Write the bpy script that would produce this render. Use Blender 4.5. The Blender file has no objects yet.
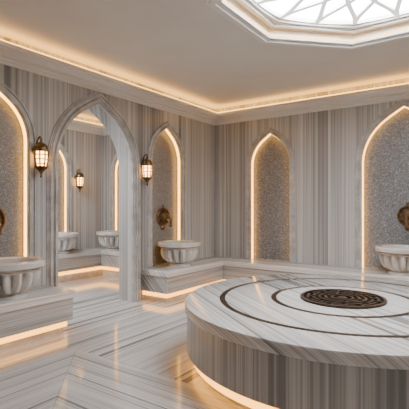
import bpy, bmesh, math
from mathutils import Vector, Matrix
from mathutils.geometry import tessellate_polygon
C=bpy.context; col=C.scene.collection
pi=math.pi
# ---------------------------------------------------------------- materials
def _mat(name):
    m=bpy.data.materials.new(name); m.use_nodes=True
    nt=m.node_tree; b=nt.nodes['Principled BSDF']
    return m,nt,b
class N:
    def __init__(s,nt): s.nt=nt
    def math(s,op,a,b=None,c=None):
        n=s.nt.nodes.new('ShaderNodeMath'); n.operation=op
        for i,v in enumerate((a,b,c)):
            if v is None: continue
            if isinstance(v,(int,float)): n.inputs[i].default_value=v
            else: s.nt.links.new(v,n.inputs[i])
        return n.outputs[0]
    def pos(s):
        g=s.nt.nodes.new('ShaderNodeNewGeometry'); x=s.nt.nodes.new('ShaderNodeSeparateXYZ')
        s.nt.links.new(g.outputs['Position'],x.inputs[0]); return x.outputs
    def comb(s,a,b,c):
        n=s.nt.nodes.new('ShaderNodeCombineXYZ')
        for i,v in enumerate((a,b,c)):
            if isinstance(v,(int,float)): n.inputs[i].default_value=v
            else: s.nt.links.new(v,n.inputs[i])
        return n.outputs[0]
    def noise(s,vec,scale,detail=2,rough=.5,dist=0):
        n=s.nt.nodes.new('ShaderNodeTexNoise'); s.nt.links.new(vec,n.inputs['Vector'])
        n.inputs['Scale'].default_value=scale; n.inputs['Detail'].default_value=detail
        n.inputs['Roughness'].default_value=rough; n.inputs['Distortion'].default_value=dist
        return n.outputs[0]
    def ramp(s,f,stops):
        n=s.nt.nodes.new('ShaderNodeValToRGB'); s.nt.links.new(f,n.inputs[0])
        e=n.color_ramp.elements
        while len(e)<len(stops): e.new(.5)
        for i,(p,c) in enumerate(stops):
            e[i].position=p; e[i].color=(*c,1)
        return n.outputs[0]
    def mix(s,f,a,b,blend='MIX'):
        n=s.nt.nodes.new('ShaderNodeMix'); n.data_type='RGBA'; n.blend_type=blend
        for sock,v in ((n.inputs[0],f),(n.inputs[6],a),(n.inputs[7],b)):
            if isinstance(v,(int,float)): sock.default_value=v
            elif isinstance(v,tuple): sock.default_value=(*v,1)
            else: s.nt.links.new(v,sock)
        return n.outputs[2]
G=lambda v:(v*.998,v,v*.998)
WALLC=[(.16,G(.19)),(.30,G(.26)),(.37,G(.39)),(.46,G(.49)),(.505,G(.31)),(.56,G(.44)),(.64,G(.62)),(.70,G(.37)),(.80,G(.54))]
LIGHTC=[(.20,G(.20)),(.32,G(.32)),(.365,G(.56)),(.46,G(.67)),(.50,G(.38)),(.54,G(.62)),(.63,G(.76)),(.68,G(.42)),(.74,G(.66))]
FLOORC=[(.20,G(.12)),(.32,G(.21)),(.365,G(.42)),(.46,G(.52)),(.50,G(.27)),(.54,G(.47)),(.63,G(.60)),(.68,G(.29)),(.74,G(.52))]
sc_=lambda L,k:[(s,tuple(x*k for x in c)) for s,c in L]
def marble(name,wfn,stops,rough=.2,scale=3.0,panel=0,wave=.004,extra=None,gain=2.1,fw=.5,fs=6):
    m,nt,b=_mat(name); n=N(nt); p=n.pos()
    w,l=wfn(n,p)
    if panel:
        k=n.math('FLOOR',n.math('DIVIDE',w,panel))
        fr=n.math('FRACT',n.math('DIVIDE',w,panel))
        w2=n.math('ADD',w,n.math('MULTIPLY',k,3.37))
    else: w2=w
    vec=n.comb(w2,n.math('MULTIPLY',l,wave),0.3)
    a=n.noise(vec,scale,1,.5); c=n.noise(vec,scale*fs,3,.55)
    f=n.math('ADD',n.math('MULTIPLY',a,1-fw),n.math('MULTIPLY',c,fw))
    f=n.math('ADD',n.math('MULTIPLY',n.math('SUBTRACT',f,.5),gain),.5)
    colr=n.ramp(f,stops)
    if panel:
        j=n.math('LESS_THAN',fr,.005/panel)
        colr=n.mix(n.math('MULTIPLY',j,.5),colr,(.12,.10,.09))
    if extra: colr=extra(n,p,colr)
    nt.links.new(colr,b.inputs['Base Color']); b.inputs['Roughness'].default_value=rough
    return m
wall_mat=marble('wall_striped_marble',lambda n,p:(n.math('ADD',p[0],p[1]),p[2]),WALLC,.18,4.4,panel=1.1,fw=.42,fs=4.2,gain=2.0)
def along(n,p):
    d=n.math('MINIMUM',p[0],n.math('MULTIPLY',p[1],-1))
    return n.math('ADD',d,p[2]), n.math('SUBTRACT',p[0],p[1])
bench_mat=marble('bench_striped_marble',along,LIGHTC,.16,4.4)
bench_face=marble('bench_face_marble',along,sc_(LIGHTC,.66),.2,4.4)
def angl(n,p):
    a=n.math('ARCTAN2',n.math('ADD',p[1],2.8),n.math('SUBTRACT',p[0],3.28))
    return n.math('MULTIPLY',a,1.4),p[2]
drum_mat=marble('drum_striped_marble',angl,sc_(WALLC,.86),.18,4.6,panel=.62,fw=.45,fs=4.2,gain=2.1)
def topw(n,p):
    return n.math('ADD',n.math('ADD',n.math('MULTIPLY',p[1],.80),n.math('MULTIPLY',p[0],.6)),p[2]), p[0]
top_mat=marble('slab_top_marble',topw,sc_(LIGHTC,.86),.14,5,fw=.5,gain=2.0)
topc_mat=marble('slab_centre_marble',topw,sc_(LIGHTC,.98),.16,5.5,fw=.5,gain=1.7)
FX,FY=1.0,-4.0
def floor_core(n,p):
    ux=n.math('SUBTRACT',p[0],FX); uy=n.math('SUBTRACT',FY,p[1])
    inner=n.math('MULTIPLY',n.math('GREATER_THAN',ux,0),n.math('GREATER_THAN',uy,0))
    return ux,uy,inner
def floorw(n,p):
    ux,uy,inner=floor_core(n,p)
    m=n.math('MINIMUM',ux,uy)
    w=n.math('ADD',n.math('MULTIPLY',m,inner),n.math('MULTIPLY',ux,n.math('SUBTRACT',1,inner)))
    k=n.math('FLOOR',n.math('DIVIDE',w,.42))
    w=n.math('ADD',w,n.math('ADD',n.math('MULTIPLY',k,1.73),n.math('MULTIPLY',inner,9.1)))
    return w,n.math('SUBTRACT',p[0],p[1])
def floorx(n,p,c):
    ux,uy,inner=floor_core(n,p)
    m=n.math('MINIMUM',ux,uy)
    w=n.math('ADD',n.math('MULTIPLY',m,inner),n.math('MULTIPLY',ux,n.math('SUBTRACT',1,inner)))
    fr=n.math('FRACT',n.math('DIVIDE',w,.42))
    c=n.mix(n.math('MULTIPLY',n.math('LESS_THAN',fr,.012),.45),c,(.16,.145,.13))
    mj=n.math('MULTIPLY',n.math('LESS_THAN',n.math('ABSOLUTE',n.math('SUBTRACT',ux,uy)),.005),inner)
    return n.mix(n.math('MULTIPLY',mj,.5),c,(.16,.145,.13))
floor_mat=marble('floor_striped_marble',floorw,FLOORC,.10,7.5,extra=floorx,gain=2.1,fw=.5)
def noisy(name,c1,c2,scale,rough,metal=0,bump=0,spec=None):
    m,nt,b=_mat(name); n=N(nt)
    tc=nt.nodes.new('ShaderNodeTexCoord')
    f=n.noise(tc.outputs['Object'],scale,4,.6)
    nt.links.new(n.ramp(f,[(.35,c1),(.65,c2)]),b.inputs['Base Color'])
    b.inputs['Roughness'].default_value=rough; b.inputs['Metallic'].default_value=metal
    if spec is not None: b.inputs['Specular IOR Level'].default_value=spec
    if bump:
        bn=nt.nodes.new('ShaderNodeBump'); bn.inputs['Strength'].default_value=bump; bn.inputs['Distance'].default_value=.004
        nt.links.new(f,bn.inputs['Height']); nt.links.new(bn.outputs[0],b.inputs['Normal'])
    return m
frame_mat=noisy('frame_marble',(.38,.375,.37),(.56,.55,.545),6,.2)
basin_mat=noisy('basin_marble',(.46,.455,.45),(.70,.69,.68),5,.2)
ceil_mat=noisy('ceiling_plaster',(.67,.635,.59),(.70,.665,.62),2,.8)
plaster_mat=noisy('moulding_plaster',(.74,.72,.69),(.78,.76,.73),2,.6)
lattice_mat=noisy('lattice_glow_paint',(.80,.80,.80),(.84,.84,.84),2,.5)
lb=lattice_mat.node_tree.nodes['Principled BSDF']; lb.inputs['Emission Color'].default_value=(.93,.96,1,1); lb.inputs['Emission Strength'].default_value=.95  # emission put into the paint so the dark rib undersides look lit
brass_mat=noisy('aged_brass',(.08,.055,.032),(.22,.15,.088),14,.4,.8,.3)
lamp_brass=noisy('lantern_brass',(.08,.054,.03),(.22,.15,.08),14,.36,.8,.3)
bronze_mat=noisy('dark_bronze',(.06,.043,.032),(.085,.062,.047),8,.5,.6,spec=.3)
inlay_mat=noisy('inlay_brown',(.026,.018,.013),(.04,.027,.02),12,.5,spec=.12)
dark_mat=noisy('drain_dark',(.004,.0035,.003),(.008,.007,.006),12,.6,spec=.1)
def mosaic():
    m,nt,b=_mat('niche_mosaic'); n=N(nt); tc=nt.nodes.new('ShaderNodeTexCoord')
    v=nt.nodes.new('ShaderNodeTexVoronoi'); v.inputs['Scale'].default_value=100
    nt.links.new(tc.outputs['Object'],v.inputs['Vector'])
    s=nt.nodes.new('ShaderNodeSeparateColor'); nt.links.new(v.outputs['Color'],s.inputs[0])
    B=lambda v:(v*.93,v,v*1.10)
    c=n.ramp(s.outputs[0],[(0,B(.11)),(.45,B(.20)),(.8,B(.27)),(1,B(.46))])
    e=nt.nodes.new('ShaderNodeTexVoronoi'); e.feature='DISTANCE_TO_EDGE'; e.inputs['Scale'].default_value=100
    nt.links.new(tc.outputs['Object'],e.inputs['Vector'])
    k=n.math('LESS_THAN',e.outputs['Distance'],.05)
    nt.links.new(n.mix(k,c,(.13,.135,.145)),b.inputs['Base Color']); b.inputs['Roughness'].default_value=.35
    return m
mosaic_mat=mosaic()
def emis(name,c,s):
    m,nt,b=_mat(name); nt.nodes.remove(b)
    e=nt.nodes.new('ShaderNodeEmission'); e.inputs[0].default_value=(*c,1); e.inputs[1].default_value=s
    nt.links.new(e.outputs[0],nt.nodes['Material Output'].inputs[0]); return m
cove_led=emis('cove_led',(1,.50,.11),7.5)
niche_led=emis('niche_led',(1,.45,.075),9)
under_led=emis('under_led',(1,.42,.065),5.5)
glass_led=emis('skylight_glow',(.97,.985,1),28)
lamp_glow=emis('lamp_glow',(1,.48,.13),13)
# ---------------------------------------------------------------- mesh helpers
def obj(name,verts,faces,mat,parent=None,smooth=False,bevel=0,loc=None):
    me=bpy.data.meshes.new(name); me.from_pydata([tuple(v) for v in verts],[],faces)
    bm=bmesh.new(); bm.from_mesh(me); bmesh.ops.remove_doubles(bm,verts=bm.verts,dist=1e-6)
    bmesh.ops.recalc_face_normals(bm,faces=bm.faces); bm.to_mesh(me); bm.free()
    if smooth:
        for p in me.polygons: p.use_smooth=True
        try: me.set_sharp_from_angle(angle=math.radians(smooth if smooth>1 else 40))
        except Exception: pass
    me.materials.append(mat)
    o=bpy.data.objects.new(name,me); col.objects.link(o)
    if parent: o.parent=parent
    if loc: o.location=loc
    if bevel:
        b=o.modifiers.new('bevel','BEVEL'); b.width=bevel; b.segments=3; b.limit_method='ANGLE'
    return o
def empty(name,label,cat,loc=(0,0,0),rz=0,group=None):
    e=bpy.data.objects.new(name,None); col.objects.link(e); e.location=loc; e.rotation_euler=(0,0,rz)
    e.empty_display_size=.1
    e['label']=label; e['category']=cat
    if group: e['group']=group
    return e
def struct(o,label,cat):
    o['kind']='structure'; o['label']=label; o['category']=cat; return o
def dup(root,loc,rz=None,label=None,name=None):
    def rec(o,par):
        c=o.copy(); col.objects.link(c)
        if par: c.parent=par; c.matrix_parent_inverse=o.matrix_parent_inverse.copy()
        for ch in [k for k in list(bpy.data.objects) if k.parent==o]: rec(ch,c)
        return c
    r=rec(root,None); r.location=loc
    if rz is not None: r.rotation_euler=(0,0,rz)
    if label: r['label']=label
    return r
def prism(poly,z0,z1,holes=()):
    loops=[poly]+list(holes); flat=[p for l in loops for p in l]; n=len(flat)
    tris=tessellate_polygon([[Vector((p[0],p[1],0)) for p in l] for l in loops])
    V=[(p[0],p[1],z0) for p in flat]+[(p[0],p[1],z1) for p in flat]
    F=[tuple(t) for t in tris]+[tuple(i+n for i in reversed(t)) for t in tris]
    s=0
    for l in loops:
        k=len(l)
        for i in range(k):
            a=s+i; b=s+(i+1)%k; F.append((a,b,b+n,a+n))
        s+=k
    return V,F
def loft(loops,cu=True,cv=True,cap=False):
    m=len(loops[0]); V=[p for l in loops for p in l]; F=[]
    for i in range(len(loops) if cu else len(loops)-1):
        a=i*m; b=((i+1)%len(loops))*m
        for j in range(m if cv else m-1):
            k=(j+1)%m; F.append((a+j,a+k,b+k,b+j))
    if cap:
        F.append(tuple(range(m))); F.append(tuple(range((len(loops)-1)*m,len(loops)*m)))
    return V,F
def merge(parts):
    V=[];F=[]
    for v,f in parts:
        s=len(V); V+=list(v); F+=[tuple(i+s for i in q) for q in f]
    return V,F
def lathe(prof,n=48,mod=None,c=(0,0)):
    loops=[]
    for r,z in prof:
        L=[]
        for i in range(n):
            t=2*pi*i/n; rr=r*(mod(t,r,z) if mod else 1)
            L.append((c[0]+rr*math.cos(t),c[1]+rr*math.sin(t),z))
        loops.append(L)
    return loft(loops,False,True,True)
def box(x0,x1,y0,y1,z0,z1):
    return prism([(x0,y0),(x1,y0),(x1,y1),(x0,y1)],z0,z1)
def tube(path,r,n=10,closed=False):
    pts=[Vector(p) for p in path]; L=[]; m=len(pts)
    rr=r if callable(r) else (lambda t:r)
    up=None
    for i,p in enumerate(pts):
        if closed: t=(pts[(i+1)%m]-pts[i-1])
        else: t=pts[min(i+1,m-1)]-pts[max(i-1,0)]
        t.normalize()
        if up is None: up=Vector((0,0,1)) if abs(t.z)<.9 else Vector((1,0,0))
        a=t.cross(up).normalized(); b=a.cross(t).normalized(); up=b
        R=rr(i/(m-1))
        L.append([tuple(p+a*R*math.cos(2*pi*k/n)+b*R*math.sin(2*pi*k/n)) for k in range(n)])
    return loft(L,closed,True,not closed)
def arch(hw,zb,zs,c,o=0,n=24):
    R=hw+c+o; th=math.acos(-c/R); P=[(-hw-o,zb)]
    T=.07*hw
    for i in range(n+1):
        a=pi+(th-pi)*i/n; s=max(0,(i/n-.72)/.28)
        P.append((c+R*math.cos(a),zs-.4*T+R*math.sin(a)+T*s*s))
    P[-1]=(0,P[-1][1])
    return P+[(-x,z) for x,z in reversed(P[:-1])]
def sweep_arch(prof,hw,zb,zs,c,f):
    paths=[arch(hw,zb,zs,c,o) for o,d in prof]
    L=[[f(paths[k][i][0],paths[k][i][1],prof[k][1]) for k in range(len(prof))] for i in range(len(paths[0]))]
    return loft(L,False,True,True)
# ---------------------------------------------------------------- room constants
ZC=3.30; XR=6.9; YF=-7.7; BZ=.48; BD=.55; WT=.3; BZ2=.54
NZS=2.18; NC=.18
NW=.385
DOORC=-2.86; DH=(.66,0,1.97,.217)
def mapped(V,f): return [f(*v) for v in V]
def wall(name,outer,holes,thick,f,label,mat=wall_mat):
    V,F=prism(outer,0,thick,holes)
    return struct(obj(name,mapped(V,f),F,mat),label,'wall')
def shifted(P,s): return [(x+s,z) for x,z in P]
door=shifted(arch(*DH),DOORC)
ln=[-4.28,-1.42]
outer=[(YF,0)]+door+[(0.2,0),(0.2,ZC),(YF,ZC)]
holes=[shifted(arch(NW,BZ,NZS,NC),y) for y in ln]
wall('wall_left',outer,holes,WT,lambda u,v,d:(-d,u,v),'striped grey marble wall with a pointed doorway and niches')
bn=[(1.17,NW,NZS,NC),(3.33,.60,2.10,.217)]
holes=[shifted(arch(hw,BZ,zs,c),x) for x,hw,zs,c in bn]
wall('wall_back',[(0,0),(XR,0),(XR,ZC),(0,ZC)],holes,.2,lambda u,v,d:(u,d,v),'striped grey marble wall with two glowing niches')
wall('wall_right',[(YF,0),(0.2,0),(0.2,ZC),(YF,ZC)],[],.2,lambda u,v,d:(XR+d,u,v),'striped grey marble wall')
wall('wall_front',[(0,0),(XR,0),(XR,ZC),(0,ZC)],[],.2,lambda u,v,d:(u,YF-d,v),'striped grey marble wall')
X2=-2.65; Y2=-.45; Y2F=-5.6
n2y=-1.78; n2x=-1.98
wall('wall_adjoining_left',[(Y2F-.2,0),(Y2+.2,0),(Y2+.2,ZC),(Y2F-.2,ZC)],[shifted(arch(NW,BZ2,NZS,NC),n2y)],.2,lambda u,v,d:(X2-d,u,v),'striped marble wall of the adjoining room')
wall('wall_adjoining_back',[(X2,0),(-WT,0),(-WT,ZC),(X2,ZC)],[shifted(arch(.33,BZ2,NZS,.15),n2x)],.2,lambda u,v,d:(u,Y2+d,v),'striped marble end wall of the adjoining room')
wall('wall_adjoining_front',[(X2,0),(-WT,0),(-WT,ZC),(X2,ZC)],[],.2,lambda u,v,d:(u,Y2F-d,v),'striped marble wall of the adjoining room')
V,F=box(X2-.2,XR+.2,YF-.2,.2,-.1,0)
struct(obj('floor',V,F,floor_mat),'polished striped marble floor with mitred bands','floor')
SC=(3.61,-3.09)
def octo(r,c=SC):
    R=r/math.cos(pi/8); return [(c[0]+R*math.cos(pi/8+k*pi/4),c[1]+R*math.sin(pi/8+k*pi/4)) for k in range(8)]
V,F=prism([(X2-.2,YF-.2),(XR+.2,YF-.2),(XR+.2,.2),(X2-.2,.2)],ZC,ZC+.1,[octo(1.20)])
struct(obj('ceiling',V,F,ceil_mat),'cream plaster ceiling with an octagonal skylight opening','ceiling')
def rectring(x0,x1,y0,y1,prof):
    L=[[(x0+d,y0+d,z),(x1-d,y0+d,z),(x1-d,y1-d,z),(x0+d,y1-d,z)] for d,z in prof]
    return loft(L,True,True)
corn=[(0,2.99),(.02,2.99),(.02,3.02),(.04,3.03),(.045,3.05),(.09,3.055),(.095,3.075),(.13,3.085),(.165,3.105),(.17,3.12),(.20,3.12),(.20,3.165),(.18,3.165),(.18,3.14),(0,3.14)]
led=[(.03,3.142),(.178,3.142),(.178,3.184),(.15,3.184),(.14,3.150),(.03,3.150)]
for i,(a) in enumerate([(0,XR,YF,0),(X2,-WT,Y2F,Y2)]):
    V,F=rectring(*a,corn); t=struct(obj('trim_%d'%(i+1),V,F,plaster_mat),'cream plaster crown moulding with a cove ledge','moulding')
    V,F=rectring(*a,led); obj('light_strip',V,F,cove_led,parent=t)['label']='warm cove light strip'
# ---------------------------------------------------------------- skylight
sk=empty('skylight','octagonal skylight with white petal rosette lattice over frosted glass','skylight',(SC[0],SC[1],ZC))
def octring(prof,z0=0):
    return loft([[(x,y,z-z0) for x,y in octo(r-.03,(0,0))] for r,z in prof],True,True)
V,F=octring([(1.345,3.30),(1.345,3.265),(1.325,3.265),(1.325,3.235),(1.29,3.235),(1.29,3.21),(1.24,3.21),(1.24,3.235),(1.19,3.235),(1.19,3.26),(1.21,3.26),(1.21,3.30)],ZC)
obj('frame',V,F,plaster_mat,parent=sk)
V,F=octring([(1.215,3.301),(1.215,3.56),(1.28,3.56),(1.28,3.402),(1.229,3.402),(1.229,3.301)],ZC)
obj('drum',V,F,plaster_mat,parent=sk)
def mixring(r,round_,z,n=96):
    out=[]
    for i in range(n):
        t=2*pi*i/n; ph=((t+pi/8)%(pi/4))-pi/8
        Ro=r/math.cos(ph); R=Ro*(1-round_)+r*1.02*round_
        out.append((R*math.cos(t),R*math.sin(t),z-ZC))
    return out
V,F=loft([mixring(r,k,z) for r,k,z in ((1.183,0,3.37),(1.14,0,3.37),(1.14,0,3.34),(1.10,.0,3.34),(1.10,.0,3.365),(1.06,.4,3.365),(1.06,.4,3.385),(1.04,.6,3.385),(1.04,.6,3.43),(1.183,0,3.43))],True,True)
obj('inner_frame',V,F,plaster_mat,parent=sk)
V,F=octring([(1.208,3.265),(1.194,3.265),(1.194,3.28),(1.208,3.28)],ZC)
obj('light_strip',V,F,cove_led,parent=sk)
V,F=prism(octo(1.18,(0,0)),.15,.165); obj('glass_panel',V,F,glass_led,parent=sk)
def bar2(p,q,w,z0,z1):
    p=Vector(p);q=Vector(q);d=(q-p).normalized(); nn=Vector((-d.y,d.x))*w/2
    return prism([tuple(p+nn),tuple(p-nn),tuple(q-nn),tuple(q+nn)],z0,z1)
def pol(r,a): return (r*math.cos(a),r*math.sin(a))
def ribbon(pts,w,z0,z1):
    L=[];m=len(pts)
    for i in range(m):
        p=Vector(pts[i]); t=(Vector(pts[min(i+1,m-1)])-Vector(pts[max(i-1,0)])).normalized(); q=Vector((-t.y,t.x))*w/2
        a=p+q;b=p-q; L.append([(a.x,a.y,z0),(b.x,b.y,z0),(b.x,b.y,z1),(a.x,a.y,z1)])
    return loft(L,False,True,True)
parts=[]
nn=16; Z0=.08; Z1=.11; W=.045
for k in range(nn):
    a=2*pi*(k+.5)/nn; h=pi/nn
    for s in (1,-1):
        # spiralling arcs cross each other and form the pointed petals
        parts.append(ribbon([pol(.20+.88*t,a+s*3*h*math.sin(t*pi/2)) for t in [i/20 for i in range(21)]],W,Z0+.0004*k,Z1))
V,F=loft([[ (r*math.cos(2*pi*k/64),r*math.sin(2*pi*k/64),z) for k in range(64)] for r,z in ((.17,Z0),(.22,Z0),(.22,Z1),(.17,Z1))],True,True)
parts.append((V,F))
V,F=merge(parts)
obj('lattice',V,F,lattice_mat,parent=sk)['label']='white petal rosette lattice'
s2=empty('added_light_panel','added octagonal light panel, out of view, brightening the adjoining room','added light panel',(-1.5,-3.6,ZC))  # added out of view to brighten the adjoining room
V,F=loft([[(x,y,z) for x,y in octo(r,(0,0))] for r,z in ((.80,-.002),(.80,-.04),(.73,-.05),(.70,-.03),(.70,-.002))],True,True); obj('frame',V,F,plaster_mat,parent=s2)
V,F=prism(octo(.699,(0,0)),-.02,-.004); obj('glass_panel',V,F,glass_led,parent=s2)
# ---------------------------------------------------------------- niches
ND=.095
def niche(f,hw,zs,c,label,depth,thick,BZ=BZ):
    e=empty('wall_niche',label,'wall niche',f(0,BZ,0),0,'glowing pointed niches')
    o=Vector(e.location)
    def add(name,V,F,m,lab=None,sm=False):
        ob=obj(name,[Vector(v)-o for v in V],F,m,parent=e,smooth=sm)
        if lab: ob['label']=lab
    V,F=prism(arch(hw,BZ,zs,c),depth,thick); add('back_panel',mapped(V,f),F,mosaic_mat,'grey mosaic panel')
    prof=[(-.010,.012),(-.010,-.012),(0,-.012),(0,-.028),(.018,-.028),(.024,-.020),(.030,-.020),(.036,-.010),(.060,-.010),(.064,-.028),(.082,-.028),(.09,-.016),(.09,0),(0,0),(0,.012)]
    V,F=sweep_arch(prof,hw,BZ+.001,zs,c,f); add('frame',V,F,frame_mat,None,True)
    V,F=sweep_arch([(-.002,.030),(-.018,.030),(-.018,.065),(-.002,.065)],hw,BZ+.002,zs,c,f)
    add('light_strip',V,F,niche_led,'warm glowing light strip')
L='pointed-arch wall niche with grey mosaic and warm edge light'
for y in ln: niche((lambda yc:(lambda u,v,d:(-d,yc+u,v)))(y),NW,NZS,NC,L,ND,WT)
for x,hw,zs,c in bn: niche((lambda xc:(lambda u,v,d:(xc+u,d,v)))(x),hw,zs,c,L if hw<.5 else 'wide pointed-arch niche with grey mosaic and warm light',ND,.2)
niche(lambda u,v,d:(X2-d,n2y+u,v),NW,NZS,NC,'small pointed mosaic niche in the adjoining room',ND,.2,BZ2)
niche(lambda u,v,d:(n2x+u,Y2+d,v),.33,NZS,.15,'small pointed mosaic niche in the adjoining room',ND,.2,BZ2)
prof=[(-.012,.03),(-.012,-.012),(0,-.012),(0,-.035),(.022,-.035),(.022,-.06),(.05,-.06),(.056,-.045),(.062,-.03),(.082,-.03),(.082,-.05),(.108,-.05),(.114,-.036),(.122,-.036),(.122,-.016),(.14,-.016),(.14,0),(0,0),(0,.03)]
V,F=sweep_arch(prof,*DH,lambda u,v,d:(-d,DOORC+u,v))
struct(obj('door_1',V,F,frame_mat,smooth=True),'grey marble stepped surround of a pointed doorway','doorway')
# ---------------------------------------------------------------- benches
def bench(poly_in,label,loc,BZ=BZ):
    zb=BZ-.33
    e=empty('bench',label,'bench',(loc[0],loc[1],0),0,'heated marble wall benches')
    def add(n,V,F,m,b=0,lab=None):
        o=obj(n,[(x-loc[0],y-loc[1],z) for x,y,z in V],F,m,parent=e,bevel=b)
        if lab:o['label']=lab
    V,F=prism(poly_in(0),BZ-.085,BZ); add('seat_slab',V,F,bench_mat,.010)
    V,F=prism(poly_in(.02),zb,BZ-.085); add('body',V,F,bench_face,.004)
    V,F=prism(poly_in(.10),0,zb); add('plinth',V,F,frame_mat)
    a=poly_in(.099); b=poly_in(.065)
    V,F=loft([[(x,y,z) for x,y in p] for p,z in ((a,zb-.07),(b,zb-.07),(b,zb-.002),(a,zb-.002))],True,True)
    add('light_strip',V,F,under_led,0,'warm light strip under the overhang')
g=.002
bench(lambda i:[(g,YF+g),(BD-i,YF+g),(BD-i,-3.66-i),(g,-3.66-i)],'low striped marble bench beside the doorway, glowing underneath',(.3,-5.6))
bench(lambda i:[(g,-2.06+i),(BD-i,-2.06+i),(BD-i,-BD+i),(XR-g,-BD+i),(XR-g,-g),(g,-g)],'long corner bench of striped marble, glowing underneath',(.3,-.3))
bench(lambda i:[(X2+g,Y2F+g),(X2+.5-i,Y2F+g),(X2+.5-i,Y2-.5+i),(-WT-g,Y2-.5+i),(-WT-g,Y2-g),(X2+g,Y2-g)],'striped marble bench in the adjoining room, glowing underneath',(X2+.25,Y2-.25),BZ2)
# ---------------------------------------------------------------- central platform
PC=(3.28,-2.8)
pf=empty('heated_platform','round striped marble bathing platform with dark inlaid rings','marble platform',(PC[0],PC[1],0))
PZ=.57
V,F=lathe([(0.01,PZ-.09),(1.435,PZ-.09),(1.448,PZ-.082),(1.45,PZ-.07),(1.45,PZ-.015),(1.444,PZ-.004),(1.434,PZ),(0.01,PZ)],128)
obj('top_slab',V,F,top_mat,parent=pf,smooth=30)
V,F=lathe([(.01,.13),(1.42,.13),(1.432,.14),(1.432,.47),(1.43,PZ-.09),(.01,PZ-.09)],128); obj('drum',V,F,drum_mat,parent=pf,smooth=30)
V,F=lathe([(.01,0),(1.34,0),(1.34,.13),(.01,.13)],96); obj('plinth',V,F,frame_mat,parent=pf,smooth=30)
def ring(r0,r1,z0,z1,n=128): return loft([[ (r*math.cos(2*pi*k/n),r*math.sin(2*pi*k/n),z) for k in range(n)] for r,z in ((r0,z0),(r1,z0),(r1,z1),(r0,z1))],True,True)
V,F=ring(1.341,1.38,.05,.128); obj('light_strip',V,F,under_led,parent=pf)['label']='warm circular light strip'
V,F=ring(1.08,1.13,PZ-.004,PZ+.0015); obj('outer_inlay_ring',V,F,inlay_mat,parent=pf)
V,F=ring(.60,.65,PZ-.004,PZ+.0015); obj('inner_inlay_ring',V,F,inlay_mat,parent=pf)
V,F=ring(.378,.5995,PZ-.004,PZ+.001); obj('centre_disc',V,F,topc_mat,parent=pf)
dr=empty('drain_grate','round dark bronze openwork grate set in the platform','drain grate',(PC[0],PC[1],PZ))
V,F=lathe([(.01,.0012),(.375,.0012),(.375,.006),(.01,.006)],96); obj('base',V,F,dark_mat,parent=dr)
def arcseg(r0,r1,a0,a1,z0,z1):
    m=max(4,int((a1-a0)/.12))
    return loft([[(r*math.cos(a0+(a1-a0)*i/m),r*math.sin(a0+(a1-a0)*i/m),z) for r,z in ((r0,z0),(r1,z0),(r1,z1),(r0,z1))] for i in range(m+1)],False,True,True)
P=[ring(.352,.38,.006,.022),ring(.195,.215,.006,.021),ring(.085,.103,.006,.021),lathe([(.001,.006),(.045,.006),(.04,.02),(.001,.025)],32)]
for j,(r,nseg) in enumerate(((.31,8),(.26,8),(.15,6))):
    off=(j%2)*pi/nseg
    for k in range(nseg):
        a0=off+2*pi*k/nseg; a1=a0+2*pi/nseg*.82
        P.append(arcseg(r-.010,r+.010,a0,a1,.006,.02))
        P.append(bar2(pol(r,a0+.03),pol(r+.05,a0+.03),.018,.006,.0195))
V,F=merge(P); obj('openwork',V,F,bronze_mat,parent=dr)
# ---------------------------------------------------------------- basins
K=.92; KZ=.99
bs=empty('marble_basin','white carved marble washbasin with fluted bowl on the bench','basin',(0.285,ln[0],BZ),-pi/2,'fluted marble washbasins')
V,F=lathe([(r*K,z*KZ) for r,z in [(.01,0),(.19,0),(.195,.014),(.19,.03),(.16,.04),(.145,.052),(.16,.06),(.01,.06)]],64); obj('foot',V,F,basin_mat,parent=bs,smooth=40)
def lob(t,r,z):
    k=max(0,min(1,(z-.05)/.04))*max(0,min(1,(.29-z)/.02)) if r>.16 else 0
    return 1+.32*k*(abs(math.cos(7*t))-.85)
ex=[(.01,.056),(.165,.056),(.205,.07),(.25,.095),(.28,.13),(.300,.17),(.310,.21),(.312,.25),(.308,.27),(.305,.30)]
inn=[(.285,.31),(.262,.28),(.22,.22),(.165,.16),(.10,.13),(.01,.125)]
V,F=lathe(ex+inn,280,lambda t,r,z: lob(t,r,z) if (r,z) in ex else 1)
obj('bowl',[(x*K,y*K,z*KZ) for x,y,z in V],F,basin_mat,parent=bs,smooth=30)
V,F=loft([[ (K*r*math.cos(2*pi*k/96),K*r*math.sin(2*pi*k/96),KZ*z) for k in range(96)] for r,z in ((.28,.278),(.318,.278),(.326,.288),(.316,.300),(.34,.312),(.366,.318),(.378,.328),(.378,.376),(.368,.389),(.30,.390),(.28,.375),(.275,.33))],True,True)
obj('rim',V,F,basin_mat,parent=bs,smooth=30)
dup(bs,(0.28,ln[1]-.02,BZ),-pi/2)
dup(bs,(3.36,-.31,BZ),pi)
dup(bs,(X2+.29,n2y,BZ2),-pi/2)
dup(bs,(n2x,Y2-.32,BZ2),pi)
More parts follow.
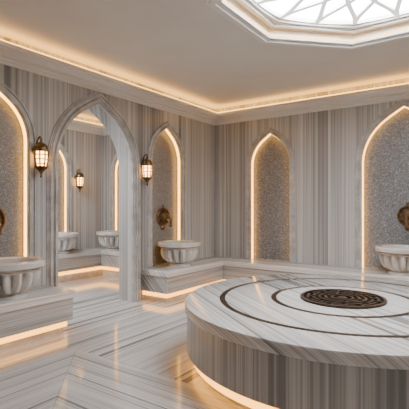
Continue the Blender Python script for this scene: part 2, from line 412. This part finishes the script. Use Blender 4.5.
# ---------------------------------------------------------------- fountain spouts
tp=empty('wall_spout','ornate aged bronze water spout on a rosette plate','tap',(-ND,ln[0],1.28),-pi/2,'bronze fountain spouts')
def disc_y(prof,n=64,mod=None,c=(0,0)):
    V,F=lathe(prof,n,mod); return [(x+c[0],z,y+c[1]) for x,y,z in V],F
V,F=disc_y([(.005,.0),(.145,.0),(.158,.01),(.155,.028),(.136,.038),(.120,.026),(.110,.012),(.085,.012),(.07,.034),(.005,.038)],96)
obj('rosette_plate',V,F,brass_mat,parent=tp,smooth=40)
for k in range(12):
    a=2*pi*k/12; V,F=lathe([(.001,0),(.014,.003),(.011,.012),(.001,.017)],12)
    obj('boss',[(x+.097*math.cos(a),z+.010,y+.097*math.sin(a)) for x,y,z in V],F,brass_mat,parent=tp,smooth=40)
V,F=disc_y([(.001,.03),(.055,.03),(.06,.05),(.045,.065),(.034,.08),(.04,.09),(.036,.10),(.001,.104)],32); obj('hub',V,F,brass_mat,parent=tp,smooth=40)
path=[(0,.07,-.01),(0,.11,-.005),(0,.15,-.015),(0,.175,-.045),(0,.18,-.09),(0,.18,-.14)]
V,F=tube(path,lambda t:.024-.006*t,14); obj('spout',V,F,brass_mat,parent=tp,smooth=50)
V,F=lathe([(.001,-.16),(.024,-.16),(.026,-.15),(.018,-.135),(.001,-.13)],20); obj('spout_lip',[(x,y+.18,z) for x,y,z in V],F,brass_mat,parent=tp,smooth=50)
V,F=tube([(-.05,.085,.02),(-.03,.09,.045),(0,.088,.055),(.03,.09,.045),(.05,.085,.02)],.008,8); obj('handle',V,F,brass_mat,parent=tp,smooth=50)
V,F=disc_y([(.005,0),(.045,0),(.05,.008),(.042,.025),(.022,.034),(.005,.036)],32,None,(0,-.175)); obj('lower_boss',V,F,brass_mat,parent=tp,smooth=50)
V,F=disc_y([(.005,0),(.030,0),(.034,.008),(.022,.022),(.005,.026)],32,None,(0,.165)); obj('crest',V,F,brass_mat,parent=tp,smooth=50)
dup(tp,(-ND,ln[1],1.26),-pi/2)
dup(tp,(3.38,ND,1.29),pi)
# ---------------------------------------------------------------- sconces
sc=empty('wall_lantern','aged brass Moroccan-style wall lantern with amber glass, lit','wall lamp',(0,DOORC-.95,1.97),-pi/2,'lit brass wall lanterns')
cy=.12; q=1.06
V,F=disc_y([(.001,.0),(.05,0),(.052,.008),(.04,.016),(.02,.02),(.001,.022)],32,None,(0,.10)); obj('wall_plate',V,F,lamp_brass,parent=sc,smooth=40)
V,F=tube([(0,.01,.10),(0,.025,.16),(0,.05,.235),(0,.09,.268),(0,cy,.258),(0,cy,.24)],.009,8); obj('arm',V,F,lamp_brass,parent=sc,smooth=60)
def sh(VF): return [(x*q,y*q+cy,z) for x,y,z in VF[0]],VF[1]
V,F=sh(lathe([(.001,.25),(.010,.245),(.014,.225),(.008,.212),(.018,.205),(.022,.195),(.045,.185),(.064,.165),(.074,.14),(.077,.115),(.088,.108),(.088,.092),(.001,.088)],16)); obj('roof',V,F,lamp_brass,parent=sc,smooth=30)
V,F=sh(lathe([(.01,-.085),(.050,-.085),(.060,-.04),(.065,.02),(.063,.09),(.01,.09)],8)); obj('glass',V,F,lamp_glow,parent=sc)['label']='glowing amber glass'
P=[]
for k in range(8):
    a=2*pi*k/8
    P.append(tube([(r*math.cos(a),r*math.sin(a),z) for r,z in ((.054,-.088),(.065,-.04),(.071,.02),(.070,.095))],.008,6))
for r,z in ((.070,.055),(.069,.003),(.064,-.05)):
    P.append(tube([(r*math.cos(t),r*math.sin(t),z) for t in [2*pi*i/8 for i in range(8)]],.006,6,True))
V,F=sh(merge(P)); obj('cage',V,F,lamp_brass,parent=sc)
V,F=sh(lathe([(.001,-.21),(.009,-.205),(.014,-.19),(.006,-.175),(.016,-.158),(.026,-.135),(.042,-.12),(.058,-.105),(.07,-.098),(.072,-.078),(.001,-.076)],16)); obj('base',V,F,lamp_brass,parent=sc,smooth=30)
dup(sc,(0,DOORC+.84,1.95),-pi/2)
dup(sc,(X2,n2y+.60,1.93),-pi/2)
# ---------------------------------------------------------------- world, camera
w=bpy.data.worlds.new('world'); C.scene.world=w; w.use_nodes=True
w.node_tree.nodes['Background'].inputs[0].default_value=(.9,.95,1,1); w.node_tree.nodes['Background'].inputs[1].default_value=.4
cd=bpy.data.cameras.new('camera'); cam=bpy.data.objects.new('camera',cd); col.objects.link(cam)
cam.location=(4.44,-6.66,1.42); cam.rotation_euler=(pi/2,0,math.atan2(.575,.818))
cd.sensor_width=36; cd.lens=415/409*36; cd.shift_y=2.5/409; cd.clip_start=.05
C.scene.camera=cam
